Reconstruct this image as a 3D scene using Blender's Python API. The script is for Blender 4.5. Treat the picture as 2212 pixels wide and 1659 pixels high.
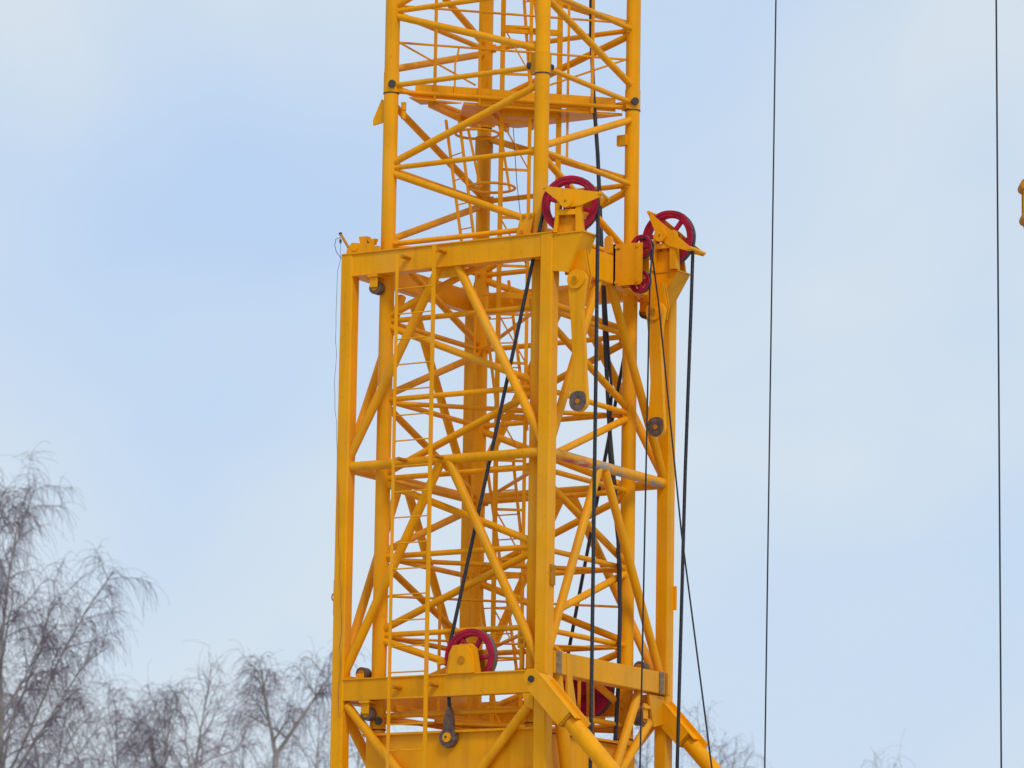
import bpy, math, random
import numpy as np
from mathutils import Vector, Matrix

# ------------------------------------------------------------------ scene, camera, sky, sun
for o in list(bpy.data.objects):
    bpy.data.objects.remove(o, do_unlink=True)
scn = bpy.context.scene
COL = scn.collection
R = math.radians
Z0 = 13.63                      # height of the upper mast joint above the ground
EYE = Vector((-42.614, -26.3655, -11.981 + Z0))
YAW, PITCH, ROLL = 0.55316, 0.17233, 0.016393

fw = Vector((math.cos(PITCH)*math.cos(YAW), math.cos(PITCH)*math.sin(YAW), math.sin(PITCH)))
rt = Vector((math.sin(YAW), -math.cos(YAW), 0.0)); up = rt.cross(fw)
cr, sr = math.cos(ROLL), math.sin(ROLL)
cx, cy = cr*rt + sr*up, -sr*rt + cr*up
cam = bpy.data.cameras.new('camera'); camo = bpy.data.objects.new('camera', cam); COL.objects.link(camo)
camo.matrix_world = Matrix(((cx.x, cy.x, -fw.x, EYE.x), (cx.y, cy.y, -fw.y, EYE.y), (cx.z, cy.z, -fw.z, EYE.z), (0, 0, 0, 1)))
cam.sensor_width = 36.0; cam.sensor_fit = 'HORIZONTAL'; cam.lens = 36.0*9745.88/2212.0
cam.clip_start = 0.5; cam.clip_end = 6000
cam.dof.use_dof = True; cam.dof.focus_distance = 50.0; cam.dof.aperture_fstop = 2.6
scn.camera = camo

world = bpy.data.worlds.new('World'); scn.world = world; world.use_nodes = True
SUN_EL, SUN_AZ = R(46), R(234)      # azimuth of the sun measured from +X, counter-clockwise
wn, wl = world.node_tree.nodes, world.node_tree.links
wn.clear()
w_out = wn.new('ShaderNodeOutputWorld'); w_bg = wn.new('ShaderNodeBackground')
sky = wn.new('ShaderNodeTexSky'); sky.sky_type = 'NISHITA'; sky.sun_disc = False
sky.sun_elevation = SUN_EL; sky.sun_rotation = R(90) - SUN_AZ; sky.air_density = 1.0; sky.dust_density = 1.6; sky.ozone_density = 1.4
tc = wn.new('ShaderNodeTexCoord')
mp = wn.new('ShaderNodeMapping'); mp.inputs['Rotation'].default_value = (-2.856714, -1.872815, -2.604356); mp.inputs['Location'].default_value = (1.7, 0.4, 2.3)
n1 = wn.new('ShaderNodeTexNoise'); n1.inputs['Scale'].default_value = 5.0; n1.inputs['Detail'].default_value = 4.0; n1.inputs['Roughness'].default_value = 0.42; n1.inputs['Distortion'].default_value = 0.5
rp = wn.new('ShaderNodeValToRGB')
rp.color_ramp.elements[0].position = 0.34; rp.color_ramp.elements[0].color = (0.525, 0.685, 0.93, 1)
rp.color_ramp.elements[1].position = 0.585; rp.color_ramp.elements[1].color = (0.715, 0.80, 0.88, 1)
e = rp.color_ramp.elements.new(0.465); e.color = (0.60, 0.735, 0.915, 1)
sc = wn.new('ShaderNodeMixRGB'); sc.blend_type = 'MULTIPLY'; sc.inputs['Fac'].default_value = 1.0; sc.inputs['Color2'].default_value = (10.0, 10.0, 10.0, 1)
mx = wn.new('ShaderNodeMixRGB'); mx.inputs['Fac'].default_value = 0.90
wl.new(tc.outputs['Generated'], mp.inputs['Vector']); wl.new(mp.outputs['Vector'], n1.inputs['Vector'])
wl.new(n1.outputs['Fac'], rp.inputs['Fac']); wl.new(rp.outputs['Color'], sc.inputs['Color1'])
wl.new(sky.outputs['Color'], mx.inputs['Color1']); wl.new(sc.outputs['Color'], mx.inputs['Color2'])
wl.new(mx.outputs['Color'], w_bg.inputs['Color']); w_bg.inputs['Strength'].default_value = 0.10
wl.new(w_bg.outputs['Background'], w_out.inputs['Surface'])

sd = bpy.data.lights.new('sun', 'SUN'); sd.energy = 1.5; sd.angle = R(16); sd.color = (1.0, 0.95, 0.88)
so = bpy.data.objects.new('sun', sd); COL.objects.link(so)
sdir = Vector((math.cos(SUN_EL)*math.cos(SUN_AZ), math.cos(SUN_EL)*math.sin(SUN_AZ), math.sin(SUN_EL)))
so.rotation_euler = sdir.to_track_quat('Z', 'Y').to_euler(); so.location = (0, -30, 60)

scn.view_settings.view_transform = 'Standard'; scn.view_settings.look = 'None'
scn.view_settings.exposure = 0.0; scn.view_settings.gamma = 1.0; scn.view_settings.use_curve_mapping = False
scn.render.engine = 'CYCLES'; scn.cycles.max_bounces = 8; scn.cycles.diffuse_bounces = 5

# ------------------------------------------------------------------ materials
def mat(name, col, rough=0.5, metal=0.0, var=0.12, nscale=3.0, dirt=None, dirt_amt=0.0, dirt_scale=14.0, bump=0.0, bump_scale=60.0, spec=0.5, objvar=0.0, streak=None):
    m = bpy.data.materials.new(name); m.use_nodes = True
    nt = m.node_tree; N, L = nt.nodes, nt.links
    b = N['Principled BSDF']; b.inputs['Roughness'].default_value = rough; b.inputs['Metallic'].default_value = metal
    b.inputs['Specular IOR Level'].default_value = spec
    g = N.new('ShaderNodeTexCoord')
    no = N.new('ShaderNodeTexNoise'); no.inputs['Scale'].default_value = nscale; no.inputs['Detail'].default_value = 5
    L.new(g.outputs['Object'], no.inputs['Vector'])
    r = N.new('ShaderNodeValToRGB'); lo = [c*(1-var) for c in col]; hi = [min(1, c*(1+var)) for c in col]
    r.color_ramp.elements[0].position = .3; r.color_ramp.elements[0].color = (*lo, 1)
    r.color_ramp.elements[1].position = .7; r.color_ramp.elements[1].color = (*hi, 1)
    L.new(no.outputs['Fac'], r.inputs['Fac']); c = r.outputs['Color']
    if objvar:
        oi = N.new('ShaderNodeObjectInfo'); hs = N.new('ShaderNodeHueSaturation')
        mr = N.new('ShaderNodeMapRange'); mr.inputs['To Min'].default_value = 1-objvar; mr.inputs['To Max'].default_value = 1+objvar
        L.new(oi.outputs['Random'], mr.inputs['Value']); L.new(mr.outputs['Result'], hs.inputs['Value'])
        L.new(c, hs.inputs['Color']); c = hs.outputs['Color']
    if dirt:
        n2 = N.new('ShaderNodeTexNoise'); n2.inputs['Scale'].default_value = dirt_scale; n2.inputs['Detail'].default_value = 8; n2.inputs['Roughness'].default_value = .7
        L.new(g.outputs['Object'], n2.inputs['Vector'])
        r2 = N.new('ShaderNodeValToRGB'); r2.color_ramp.elements[0].position = .60; r2.color_ramp.elements[1].position = .72
        r2.color_ramp.elements[1].color = (dirt_amt,)*3 + (1,)
        L.new(n2.outputs['Fac'], r2.inputs['Fac'])
        mixn = N.new('ShaderNodeMixRGB'); mixn.inputs['Color2'].default_value = (*dirt, 1)
        L.new(r2.outputs['Color'], mixn.inputs['Fac']); L.new(c, mixn.inputs['Color1']); c = mixn.outputs['Color']
        n3 = N.new('ShaderNodeMath'); n3.operation = 'MULTIPLY_ADD'; n3.inputs[1].default_value = 0.35; n3.inputs[2].default_value = rough - .1
        L.new(no.outputs['Fac'], n3.inputs[0]); L.new(n3.outputs[0], b.inputs['Roughness'])
    if streak:
        mp_ = N.new('ShaderNodeMapping'); mp_.inputs['Scale'].default_value = (11, 11, .55)
        n5 = N.new('ShaderNodeTexNoise'); n5.inputs['Scale'].default_value = 1.0; n5.inputs['Detail'].default_value = 6
        r5 = N.new('ShaderNodeValToRGB'); r5.color_ramp.elements[0].position = .48; r5.color_ramp.elements[1].position = .75
        r5.color_ramp.elements[1].color = (streak[3],)*3 + (1,)
        m5 = N.new('ShaderNodeMixRGB'); m5.inputs['Color2'].default_value = (*streak[:3], 1)
        L.new(g.outputs['Object'], mp_.inputs['Vector']); L.new(mp_.outputs['Vector'], n5.inputs['Vector']); L.new(n5.outputs['Fac'], r5.inputs['Fac'])
        L.new(r5.outputs['Color'], m5.inputs['Fac']); L.new(c, m5.inputs['Color1']); c = m5.outputs['Color']
        n6 = N.new('ShaderNodeTexNoise'); n6.inputs['Scale'].default_value = 1.1; n6.inputs['Detail'].default_value = 3
        r6 = N.new('ShaderNodeValToRGB'); r6.color_ramp.elements[0].position = .50; r6.color_ramp.elements[1].position = .72
        r6.color_ramp.elements[1].color = (.40, .40, .40, 1)
        m6 = N.new('ShaderNodeMixRGB'); m6.inputs['Color2'].default_value = (.80, .40, .05, 1)
        L.new(g.outputs['Object'], n6.inputs['Vector']); L.new(n6.outputs['Fac'], r6.inputs['Fac'])
        L.new(r6.outputs['Color'], m6.inputs['Fac']); L.new(c, m6.inputs['Color1']); c = m6.outputs['Color']
    if bump:
        n4 = N.new('ShaderNodeTexNoise'); n4.inputs['Scale'].default_value = bump_scale; n4.inputs['Detail'].default_value = 4
        L.new(g.outputs['Object'], n4.inputs['Vector'])
        bp = N.new('ShaderNodeBump'); bp.inputs['Strength'].default_value = bump; bp.inputs['Distance'].default_value = .01
        L.new(n4.outputs['Fac'], bp.inputs['Height']); L.new(bp.outputs['Normal'], b.inputs['Normal'])
    L.new(c, b.inputs['Base Color'])
    return m

YEL = (0.84, 0.335, 0.0010)
M = {}
M['yellow'] = mat('yellow_paint', YEL, .34, spec=.13, var=.07, nscale=2.6, dirt=(.18, .075, .015), dirt_amt=.45, dirt_scale=17, bump=.12, bump_scale=30, objvar=.07, streak=(.50, .18, .006, .38))
M['grimy'] = mat('grimy_yellow_paint', (.50, .19, .006), .5, spec=.15, var=.2, nscale=5, dirt=(.10, .07, .04), dirt_amt=.8, dirt_scale=7, bump=.2)
M['red'] = mat('red_paint', (.38, .010, .036), .5, spec=.2, var=.3, nscale=6, dirt=(.20, .13, .10), dirt_amt=.85, dirt_scale=4.5, bump=.15)
M['rope'] = mat('greasy_wire_rope', (.026, .028, .034), .5, metal=.3, var=.3, nscale=40)
M['cable'] = mat('black_rubber_cable', (.022, .022, .026), .5, var=.2)
M['bolt'] = mat('dark_bolt_steel', (.035, .028, .026), .6, var=.3, nscale=30)
M['steel'] = mat('bare_greased_steel', (.135, .10, .085), .55, var=.35, nscale=18, dirt=(.05, .04, .04), dirt_amt=.8, dirt_scale=20)
M['rubber'] = mat('roller_rubber', (.12, .075, .05), .7, var=.3, nscale=10)
M['wire'] = mat('thin_wire', (.06, .06, .07), .5)
M['bark'] = mat('birch_bark', (.30, .26, .225), .85, var=.4, nscale=3, dirt=(.04, .03, .03), dirt_amt=.9, dirt_scale=3)
M['twig'] = mat('birch_twig', (.20, .145, .165), .85, var=.25, nscale=1.0)
M['ground'] = mat('snowy_ground', (.46, .46, .47), .9, var=.12, nscale=.25, dirt=(.14, .12, .10), dirt_amt=.9, dirt_scale=.3, bump=.4, bump_scale=3)

M['grease'] = mat('brown_grease', (.12, .068, .05), .45, var=.55, nscale=16, dirt=(.36, .15, .02), dirt_amt=.9, dirt_scale=12, bump=.5)
M['rusty'] = mat('scuffed_rusty_band', (.24, .15, .085), .7, var=.5, nscale=14, dirt=(.08, .05, .04), dirt_amt=.9, dirt_scale=16, bump=.3)
M['red_shaded'] = mat('shaded_grimy_red_paint', (.24, .005, .028), .6, spec=.15, var=.4, nscale=5, dirt=(.05, .02, .02), dirt_amt=.8, dirt_scale=6)  # darker copy of the red for the lower sheave, shade put into the colour
# worn paint with grey scrapes and red smears
def worn():
    m = M['yellow'].copy(); m.name = 'scraped_yellow_paint'
    nt = m.node_tree; N, L = nt.nodes, nt.links; b = N['Principled BSDF']
    src = b.inputs['Base Color'].links[0].from_socket
    tcn = N.new('ShaderNodeTexCoord')
    prev = src
    for seed, sc_, a, col in ((1.3, 1.7, .50, (.30, .30, .27)), (7.7, 1.5, .60, (.55, .10, .12)), (3.9, 5.0, .60, (.62, .42, .20))):
        mpn = N.new('ShaderNodeMapping'); mpn.inputs['Location'].default_value = (seed, seed, seed); mpn.inputs['Scale'].default_value = (1, 1, 2.5)
        nn = N.new('ShaderNodeTexNoise'); nn.inputs['Scale'].default_value = sc_; nn.inputs['Detail'].default_value = 4
        rr = N.new('ShaderNodeValToRGB'); rr.color_ramp.elements[0].position = a; rr.color_ramp.elements[1].position = a+.07
        mm = N.new('ShaderNodeMixRGB'); mm.inputs['Color2'].default_value = (*col, 1)
        L.new(tcn.outputs['Object'], mpn.inputs['Vector']); L.new(mpn.outputs['Vector'], nn.inputs['Vector'])
        L.new(nn.outputs['Fac'], rr.inputs['Fac']); L.new(rr.outputs['Color'], mm.inputs['Fac']); L.new(prev, mm.inputs['Color1'])
        prev = mm.outputs['Color']
    L.new(prev, b.inputs['Base Color'])
    return m
M['worn'] = worn()

# twisted rope strands: diagonal wave bump
def twist(m):
    nt = m.node_tree; N, L = nt.nodes, nt.links; b = N['Principled BSDF']
    tcn = N.new('ShaderNodeTexCoord'); w = N.new('ShaderNodeTexWave'); w.wave_type = 'BANDS'; w.bands_direction = 'DIAGONAL'; w.inputs['Scale'].default_value = 9.0
    bp = N.new('ShaderNodeBump'); bp.inputs['Strength'].default_value = .25; bp.inputs['Distance'].default_value = .01
    L.new(tcn.outputs['Object'], w.inputs['Vector']); L.new(w.outputs['Fac'], bp.inputs['Height']); L.new(bp.outputs['Normal'], b.inputs['Normal'])
twist(M['rope'])

# ------------------------------------------------------------------ geometry helpers (crane frame: z = 0 at the upper mast joint)
def frame(d, hint=None):
    d = Vector(d).normalized()
    h = Vector(hint) if hint is not None else (Vector((0, 0, 1)) if abs(d.z) < .9 else Vector((1, 0, 0)))
    u = (h - d*h.dot(d)).normalized(); return d, u, d.cross(u)
class G:
    def __init__(s): s.v = []; s.f = []; s.s = []
    def add(s, v, f, smooth):
        o = len(s.v); s.v += [tuple(p) for p in v]; s.f += [tuple(i+o for i in q) for q in f]
        s.s += smooth if isinstance(smooth, list) else [smooth]*len(f); return s
    def sweep(s, rings, smooth=True, caps=True):
        n = len(rings[0]); v = [p for r in rings for p in r]; f = []; sm = []
        for k in range(len(rings)-1):
            for i in range(n):
                j = (i+1) % n; f.append((k*n+i, k*n+j, (k+1)*n+j, (k+1)*n+i)); sm.append(smooth)
        if caps:
            o_ = len(v); v = v + list(rings[0]) + list(rings[-1])      # caps get vertices of their own so that the sides shade cleanly
            f.append(tuple(o_+i for i in range(n-1, -1, -1))); f.append(tuple(o_+n+i for i in range(n))); sm += [False, False]
        return s.add(v, f, sm)
    def tube(s, a, b, r, n=12, r2=None):
        a, b = Vector(a), Vector(b); d, u, w = frame(b-a); r2 = r if r2 is None else r2
        ring = lambda c, q: [c + u*(q*math.cos(t)) + w*(q*math.sin(t)) for t in (2*math.pi*i/n for i in range(n))]
        return s.sweep([ring(a, r), ring(b, r2)])
    def path(s, pts, r, n=8):
        pts = [Vector(p) for p in pts]; rings = []; u = None
        for i, p in enumerate(pts):
            d = (pts[min(i+1, len(pts)-1)] - pts[max(i-1, 0)]).normalized()
            if u is None: _, u, w = frame(d)
            else: u = (u - d*u.dot(d)).normalized(); w = d.cross(u)
            rings.append([p + u*(r*math.cos(t)) + w*(r*math.sin(t)) for t in (2*math.pi*k/n for k in range(n))])
        return s.sweep(rings)
    def bar(s, a, b, w, h, hint=None, c=None):      # chamfered rectangular bar from a to b; h along hint, w across
        a, b = Vector(a), Vector(b); d, u, v = frame(b-a, hint)
        c = min(w, h)*.09 if c is None else c; x, y = w/2, h/2
        pr = [(x-c, -y), (x, -y+c), (x, y-c), (x-c, y), (-x+c, y), (-x, y-c), (-x, -y+c), (-x+c, -y)]
        return s.sweep([[p + v*i + u*j for i, j in pr] for p in (a, b)], smooth=False)
    def box(s, lo, hi, c=None):
        lo, hi = Vector(lo), Vector(hi); m = (lo+hi)/2; e_ = hi-lo
        return s.bar((m.x, m.y, lo.z), (m.x, m.y, hi.z), e_.y, e_.x, (1, 0, 0), c)
    def prism(s, poly, x0, x1, ax='X'):               # polygon in (Y,z) extruded along X (or in (X,z) along Y)
        P = (lambda p, x: Vector((x, p[0], p[1]))) if ax == 'X' else (lambda p, x: Vector((p[0], x, p[1])))
        return s.sweep([[P(p, x0) for p in poly], [P(p, x1) for p in poly]], smooth=False)
    def lathe(s, prof, c, axis, n=40):                # prof: (radius, offset along axis), closed loop; edges between its strips stay sharp
        c = Vector(c); d, u, w = frame(axis); k = len(prof)
        for q in range(k):
            (ra, ha), (rb, hb_) = prof[q], prof[(q+1) % k]; v = []; f = []
            for i in range(n):
                t = 2*math.pi*i/n; e_ = u*math.cos(t) + w*math.sin(t); v += [c + e_*ra + d*ha, c + e_*rb + d*hb_]
            for i in range(n):
                j = (i+1) % n; f.append((2*i, 2*j, 2*j+1, 2*i+1))
            s.add(v, f, True)
        return s
ORG = {}
def link(o, parent, org):
    COL.objects.link(o); ORG[o.name] = org
    if parent: o.parent = parent
def part(name, g, m, parent=None, org=None):
    org = ORG[parent.name] if parent else (org or Vector((0, 0, 0)))
    me = bpy.data.meshes.new(name)
    off = Vector((0, 0, Z0)) - org
    me.from_pydata([(x+off.x, y+off.y, z+off.z) for x, y, z in g.v], [], g.f)
    me.polygons.foreach_set('use_smooth', g.s); me.materials.append(M[m] if isinstance(m, str) else m)
    me.update()
    o = bpy.data.objects.new(name, me); link(o, parent, org)
    if not parent: o.location = org
    return o
def thing(name, label, cat, loc, group=None):
    o = bpy.data.objects.new(name, None); o.empty_display_size = .3; link(o, None, Vector(loc)); o.location = loc
    tag(o, label, cat, group); return o
def tag(o, label, cat, group=None):
    o['label'] = label; o['category'] = cat
    if group: o['group'] = group
    return o

# ------------------------------------------------------------------ ground
g = G(); g.add([(-1500, -1500, -Z0), (1500, -1500, -Z0), (1500, 1500, -Z0), (-1500, 1500, -Z0)], [(0, 1, 2, 3)], False)
gr = part('ground', g, 'ground'); gr['kind'] = 'structure'

# ------------------------------------------------------------------ inner tower mast: round tubes
mast = thing('tower_mast', 'tall yellow lattice crane mast of round tubes rising out of the square outer frame', 'crane mast', (0, 0, 0))
CN = {'N': (-1, -1), 'L': (-1, 1), 'R': (1, -1), 'B': (1, 1)}
J2 = -7.222
LR = 0.083
def pt(c, z, dx=0, dy=0): return Vector((CN[c][0]+dx, CN[c][1]+dy, z))
for c in CN:
    for a, b in ((0.0, 7.22), (J2, 0.0)):
        part('leg', G().tube(pt(c, a), pt(c, b), LR, 24), 'yellow', mast)
    part('leg', G().tube(pt(c, -Z0), pt(c, J2), LR, 20), 'yellow', mast)
    for zj in (0.0, J2):
        part('joint_collar', G().tube(pt(c, zj+.006), pt(c, zj+.24), LR+.006, 24), 'yellow', mast)
        part('joint_line', G().tube(pt(c, zj-.007), pt(c, zj+.004), LR+.009, 24), 'bolt', mast)
        sx, sy = CN[c]
        if c in 'LR':
            d = Vector((-.80, -.60, 0)) if c == 'L' else Vector((-.70, -.71, 0)); p = pt(c, zj+.09)
            part('joint_bolt', G().tube(p+d*(LR-.01), p+d*(LR+.04), .044, 10), 'bolt', mast)
    if c == 'N':
        for d in (Vector((0, 1, 0)), Vector((1, 0, 0))):
            p = pt(c, .1)+d*(LR+.03)-Vector((.045, .03, 0)); part('joint_lug', G().bar(p-Vector((0, 0, .11)), p+Vector((0, 0, .13)), .06, .06), 'grimy', mast)
            part('lug_bolt', G().tube(p+d*.02, p+d*.075, .04, 8), 'bolt', mast)
LEV = {-9: 7.1, -8: 6.22, -7: 5.34, -6: 4.46, -5: 3.58, -4: 2.70, -3: 1.83+.88, -2: 1.84, -1: .955, 0: .06, 1: -.868, 2: -1.745, 3: -2.628, 4: -3.522, 5: -4.412, 6: -5.292, 7: -6.170, 8: -7.10}
LEV.update({-3: 2.72, -4: 3.60, -5: 4.48, -6: 5.36, -7: 6.24, -8: 7.10, -9: None})
FACE = (('N', 'L', 0), ('N', 'R', 1), ('L', 'B', 0), ('R', 'B', 1))     # third: parity of the levels at which the diagonal meets the first corner
def cut(a, b, m0, m1):
    d = (b-a).normalized(); return a + d*m0, b - d*m1
for k in range(-8, 9):
    z = LEV[k]
    for a, b, par in FACE:
        p, q = cut(pt(a, z), pt(b, z), .05, .05)
        if k in (0, 8):
            p.z += .03; q.z += .03
        part('horizontal_strut', G().tube(p, q, .031, 12), 'yellow', mast)
        if k < 8:
            z1 = LEV[k+1]
            zu = z - (.16 if k == 0 else .045); zl = z1 + (.22 if k+1 in (0, 8) else .045)
            a_, b_ = (a, b) if (k % 2) == par else (b, a)
            p, q = cut(pt(a_, zu), pt(b_, zl), .04, .04)
            part('diagonal_brace', G().tube(p, q, .041, 14), 'yellow', mast)
    if k % 2 == 0:
        p, q = cut(pt('L', z-.03), pt('R', z-.03), .05, .05)
        part('cross_strut', G().tube(p, q, .027, 10), 'yellow', mast)
# gusset webs where the horizontals meet the legs
for k in range(-2, 8):
    for a, b, par in FACE:
        for s_, t_ in ((a, b), (b, a)):
            pa, pb = pt(s_, LEV[k]), pt(t_, LEV[k]); d = (pb-pa).normalized()
            part('gusset', G().bar(pa+d*.06, pa+d*.14, .012, .10, (0, 0, 1)), 'yellow', mast)
# platform behind the L-R diagonal, toe board and railing
def LRp(t, z, off=0): 
    return Vector((-1+2*t+off*.7071, 1-2*t+off*.7071, z))
def platform(zf, rails, name):
    v = [LRp(.30, zf, .03), LRp(.96, zf, .03), Vector((.92, .50, zf)), Vector((.30, .92, zf))]
    g = G(); g.sweep([v, [p+Vector((0, 0, .03)) for p in v]], smooth=False); part('platform_floor', g, 'yellow', mast)
    part('toe_board', G().bar(LRp(.10, zf+.12, .02), LRp(.93, zf+.12, .02), .012, .16, (0, 0, 1)), 'yellow', mast)
    for z in rails:
        part('guard_rail', G().tube(LRp(.03, z), LRp(.97, z), .014, 8), 'yellow', mast)
    for t in (.178, .362, .83):
        part('rail_post', G().bar(LRp(t, zf), LRp(t, max(rails)+.9 if zf > -1 else max(rails)), .03, .03), 'yellow', mast)
platform(-.06, (.60, 1.03), 'a')
part('knee_rail', G().tube(LRp(.03, .6), LRp(.35, .18, .05), .012, 8), 'yellow', mast)
part('knee_rail', G().tube(LRp(.97, .6), LRp(.60, .18, .05), .012, 8), 'yellow', mast)
part('short_post', G().path([LRp(.26, .02), LRp(.26, .40), LRp(.27, .52), LRp(.275, .60)], .012, 8), 'yellow', mast)
for z in (-5.73, -6.20):
    part('guard_rail', G().tube(LRp(.03, z), LRp(.97, z), .014, 8), 'yellow', mast)
for t in (.24, .86):
    part('rail_post', G().bar(LRp(t, -7.0), LRp(t, -5.73), .028, .028), 'yellow', mast)
# floor plates seen from below at the upper joint
part('floor_plate', G().sweep([[Vector(p) for p in ((-.93, .80, -.06), (-.60, .86, -.06), (-.42, .42, -.06))], [Vector(p) for p in ((-.93, .80, -.045), (-.60, .86, -.045), (-.42, .42, -.045))]], smooth=False), 'yellow', mast)
for a_, b_ in (((-.62, .72, -.08), (.62, .84, -.08)), ((-.10, .28, -.08), (.86, .60, -.08)), ((.30, -.18, -.08), (.90, .30, -.08))):
    part('floor_joist', G().bar(a_, b_, .05, .06, (0, 0, 1)), 'yellow', mast)
part('hatch_frame', G().bar((.1, .21, -.04), (.55, -.28, -.04), .10, .16), 'yellow', mast)
# vertical guide channels inside the mast
for (x, y, w, ztop, zbot) in ((.1, .206, .055, 7, -7.4), (.30, -.05, .042, 7, -7.2), (.55, -.286, .062, 7, -2.1), (.62, -.36, .03, 7, -.6)):
    part('guide_channel', G().bar((x, y, zbot), (x, y, ztop), w, w*.8, (.85, .5, 0)), 'yellow', mast)
for z in (1.72, 1.0-.1, -2.2, -3.6, -5.4):
    part('guide_tie', G().bar((.1, .206, z), (.55, -.286, z), .03, .07, (0, 0, 1)), 'yellow', mast)
for i in range(16):
    z = 1.5-.56*i
    part('guide_rung', G().bar((.1, .206, z), (.30, -.05, z), .018, .03, (0, 0, 1)), 'yellow', mast)
    if i % 2: part('guide_lacing', G().tube((.1, .206, z), (.30, -.05, z-.56), .009, 6), 'yellow', mast)
part('guide_channel', G().bar((-.05, .42, -7.2), (-.05, .42, -1.9), .028, .028, (.85, .5, 0)), 'yellow', mast)
for k in (3, 5, 7):
    part('tie_bar', G().tube(pt('N', LEV[k]-.02, .08, .08), pt('B', LEV[k]-.02, -.08, -.08), .022, 10), 'yellow', mast)
# zig-zag ladders inside the mast, each flight two stiles with rungs, and a safety hoop
def ladder_flight(a0, a1, b0, b1, n):
    a0, a1, b0, b1 = map(Vector, (a0, a1, b0, b1))
    L_ = part('ladder', G().bar(a0, a1, .028, .028), 'yellow', mast)
    part('stile', G().bar(b0, b1, .028, .028), 'yellow', L_)
    for i in range(n):
        t = (i+.5)/n; part('rung', G().tube(a0.lerp(a1, t), b0.lerp(b1, t), .008, 6), 'yellow', L_)
ladder_flight((-.2, .77, -.165), (-.2, .48, -1.90), (-.2, .60, -.12), (-.2, .31, -1.90), 6)
ladder_flight((.3, .57, -2.0), (.3, .29, -3.7), (.3, .20, -2.0), (.3, -.08, -3.75), 6)
ladder_flight((.3, .47, -4.0), (.3, .22, -5.4), (.3, .11, -4.0), (.3, -.08, -5.4), 5)
ladder_flight((.3, .50, -5.6), (.3, .25, -7.1), (.3, .16, -5.6), (.3, -.1, -7.1), 5)
ladder_flight((.3, .10, 1.75), (.3, -.06, .1), (.32, -.02, 1.75), (.32, -.22, .1), 5)
def hoop(c, r, z0, z1, zt=0):
    pts = [Vector((c[0]+r*math.cos(t), c[1]+r*math.sin(t), c[2]+zt*math.sin(t))) for t in (2*math.pi*i/24 for i in range(25))]
    part('safety_hoop', G().path(pts, .016, 6), 'yellow', mast)
hoop((.0, .26, -.97), .265, 0, 0); hoop((.0, .47, -.32), .25, 0, 0)
part('hoop_strap', G().bar((-.18, .48, -.30), (-.18, .30, -1.0), .03, .012), 'yellow', mast)
part('hoop_strap', G().bar((.10, .24, -.20), (.10, .08, -1.0), .03, .012), 'yellow', mast)
# clamp on the back leg and small fittings on the mast
part('clamp', G().tube((1, 1, -.34), (1, 1, -.10), .105, 20), 'grimy', mast)
part('side_plate', G().prism([(1.10, -.10), (1.10, -.32), (1.24, -.34), (1.24, -.28), (1.13, -.05)], -1.0, -.97), 'yellow', mast)
for z in (-.10, -.2):
    part('leg_fitting', G().tube((-.92, .88, z-.09), (-.92, .88, z), .03, 10), 'yellow', mast)
part('leg_fitting', G().box((.88, -.99, -.42), (.95, -.86, -.30)), 'yellow', mast)
# perforated hanger plate high on the near leg
hp = part('hanger_plate', G().prism([(-.91, .88), (-.79, .86), (-.79, 1.45), (-.91, 1.45)], -1.02, -.99), 'yellow', mast)
for zz in (.97, 1.06):
    part('slot', G().prism([(-.88, zz), (-.83, zz), (-.83, zz+.035), (-.88, zz+.035)], -1.026, -1.018), 'grimy', hp)
# base section: plate girders round the foot of the mast
bx0, bx1 = -1.10, 1.10
for lo, hi in (((bx0, -1.09, -7.72), (bx0+.10, 1.09, -7.30)), ((bx0+.105, bx0+.02, -7.71), (1.09, bx0+.12, -7.31)),
               ((1.0, -.97, -7.72), (1.1, 1.09, -7.30)), ((-.99, .98, -7.71), (.99, 1.08, -7.31))):
    part('base_girder', G().box(lo, hi, .008), 'yellow', mast)
for lo, hi in (((bx0-.05, -1.12, -7.30), (bx0+.14, 1.12, -7.275)), ((bx0+.15, bx0-.03, -7.302), (1.12, bx0+.16, -7.277)), ((bx0-.04, -1.10, -7.75), (bx0+.12, 1.10, -7.722))):
    part('girder_flange', G().box(lo, hi, .002), 'yellow', mast)
part('deck_plate', G().box((-.95, -.95, -7.9), (.95, .95, -7.86), .004), 'red', mast)  # red colour paints in the shaded orange bounce under the base

# ------------------------------------------------------------------ outer climbing frame: square box-section cage
cage = thing('climbing_frame', 'square yellow steel climbing frame with four box posts enclosing the mast', 'crane frame', (.13, .07, 0))
x0, y0, x1, y1 = -1.26, -1.32, 1.52, 1.46
PW = .158
for (px, py) in ((x0, y0), (x0, y1-PW), (x1-PW, y0), (x1-PW, y1-PW)):
    part('post', G().box((px, py, -Z0), (px+PW, py+PW, -1.878), .014), 'yellow', cage)
e_ = .012
def beam_y(xa, xb, za, zb, name='beam'):     # runs along Y between the posts of an X face
    o = part(name, G().box((xa, y0+PW-.02, za), (xb, y1-PW+.02, zb), .008), 'yellow', cage); return o
def beam_x(ya, yb, za, zb, xa=x0+PW-.02, xb=x1-PW+.02, name='beam'):
    g = G(); m_ = (ya+yb)/2; g.bar((xa, m_, (za+zb)/2), (xb, m_, (za+zb)/2), yb-ya, zb-za, (0, 0, 1), .008)
    return part(name, g, 'yellow', cage)
TB = (-2.115, -1.876); BB = (-6.91, -6.68)
tbo = beam_y(x0+e_, x0+PW-e_, *TB, name='top_beam')
part('flange', G().box((x0-.008, y0+.01, -1.8765), (x0+PW+.02, y1-.01, -1.862), .003), 'yellow', tbo)
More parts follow.
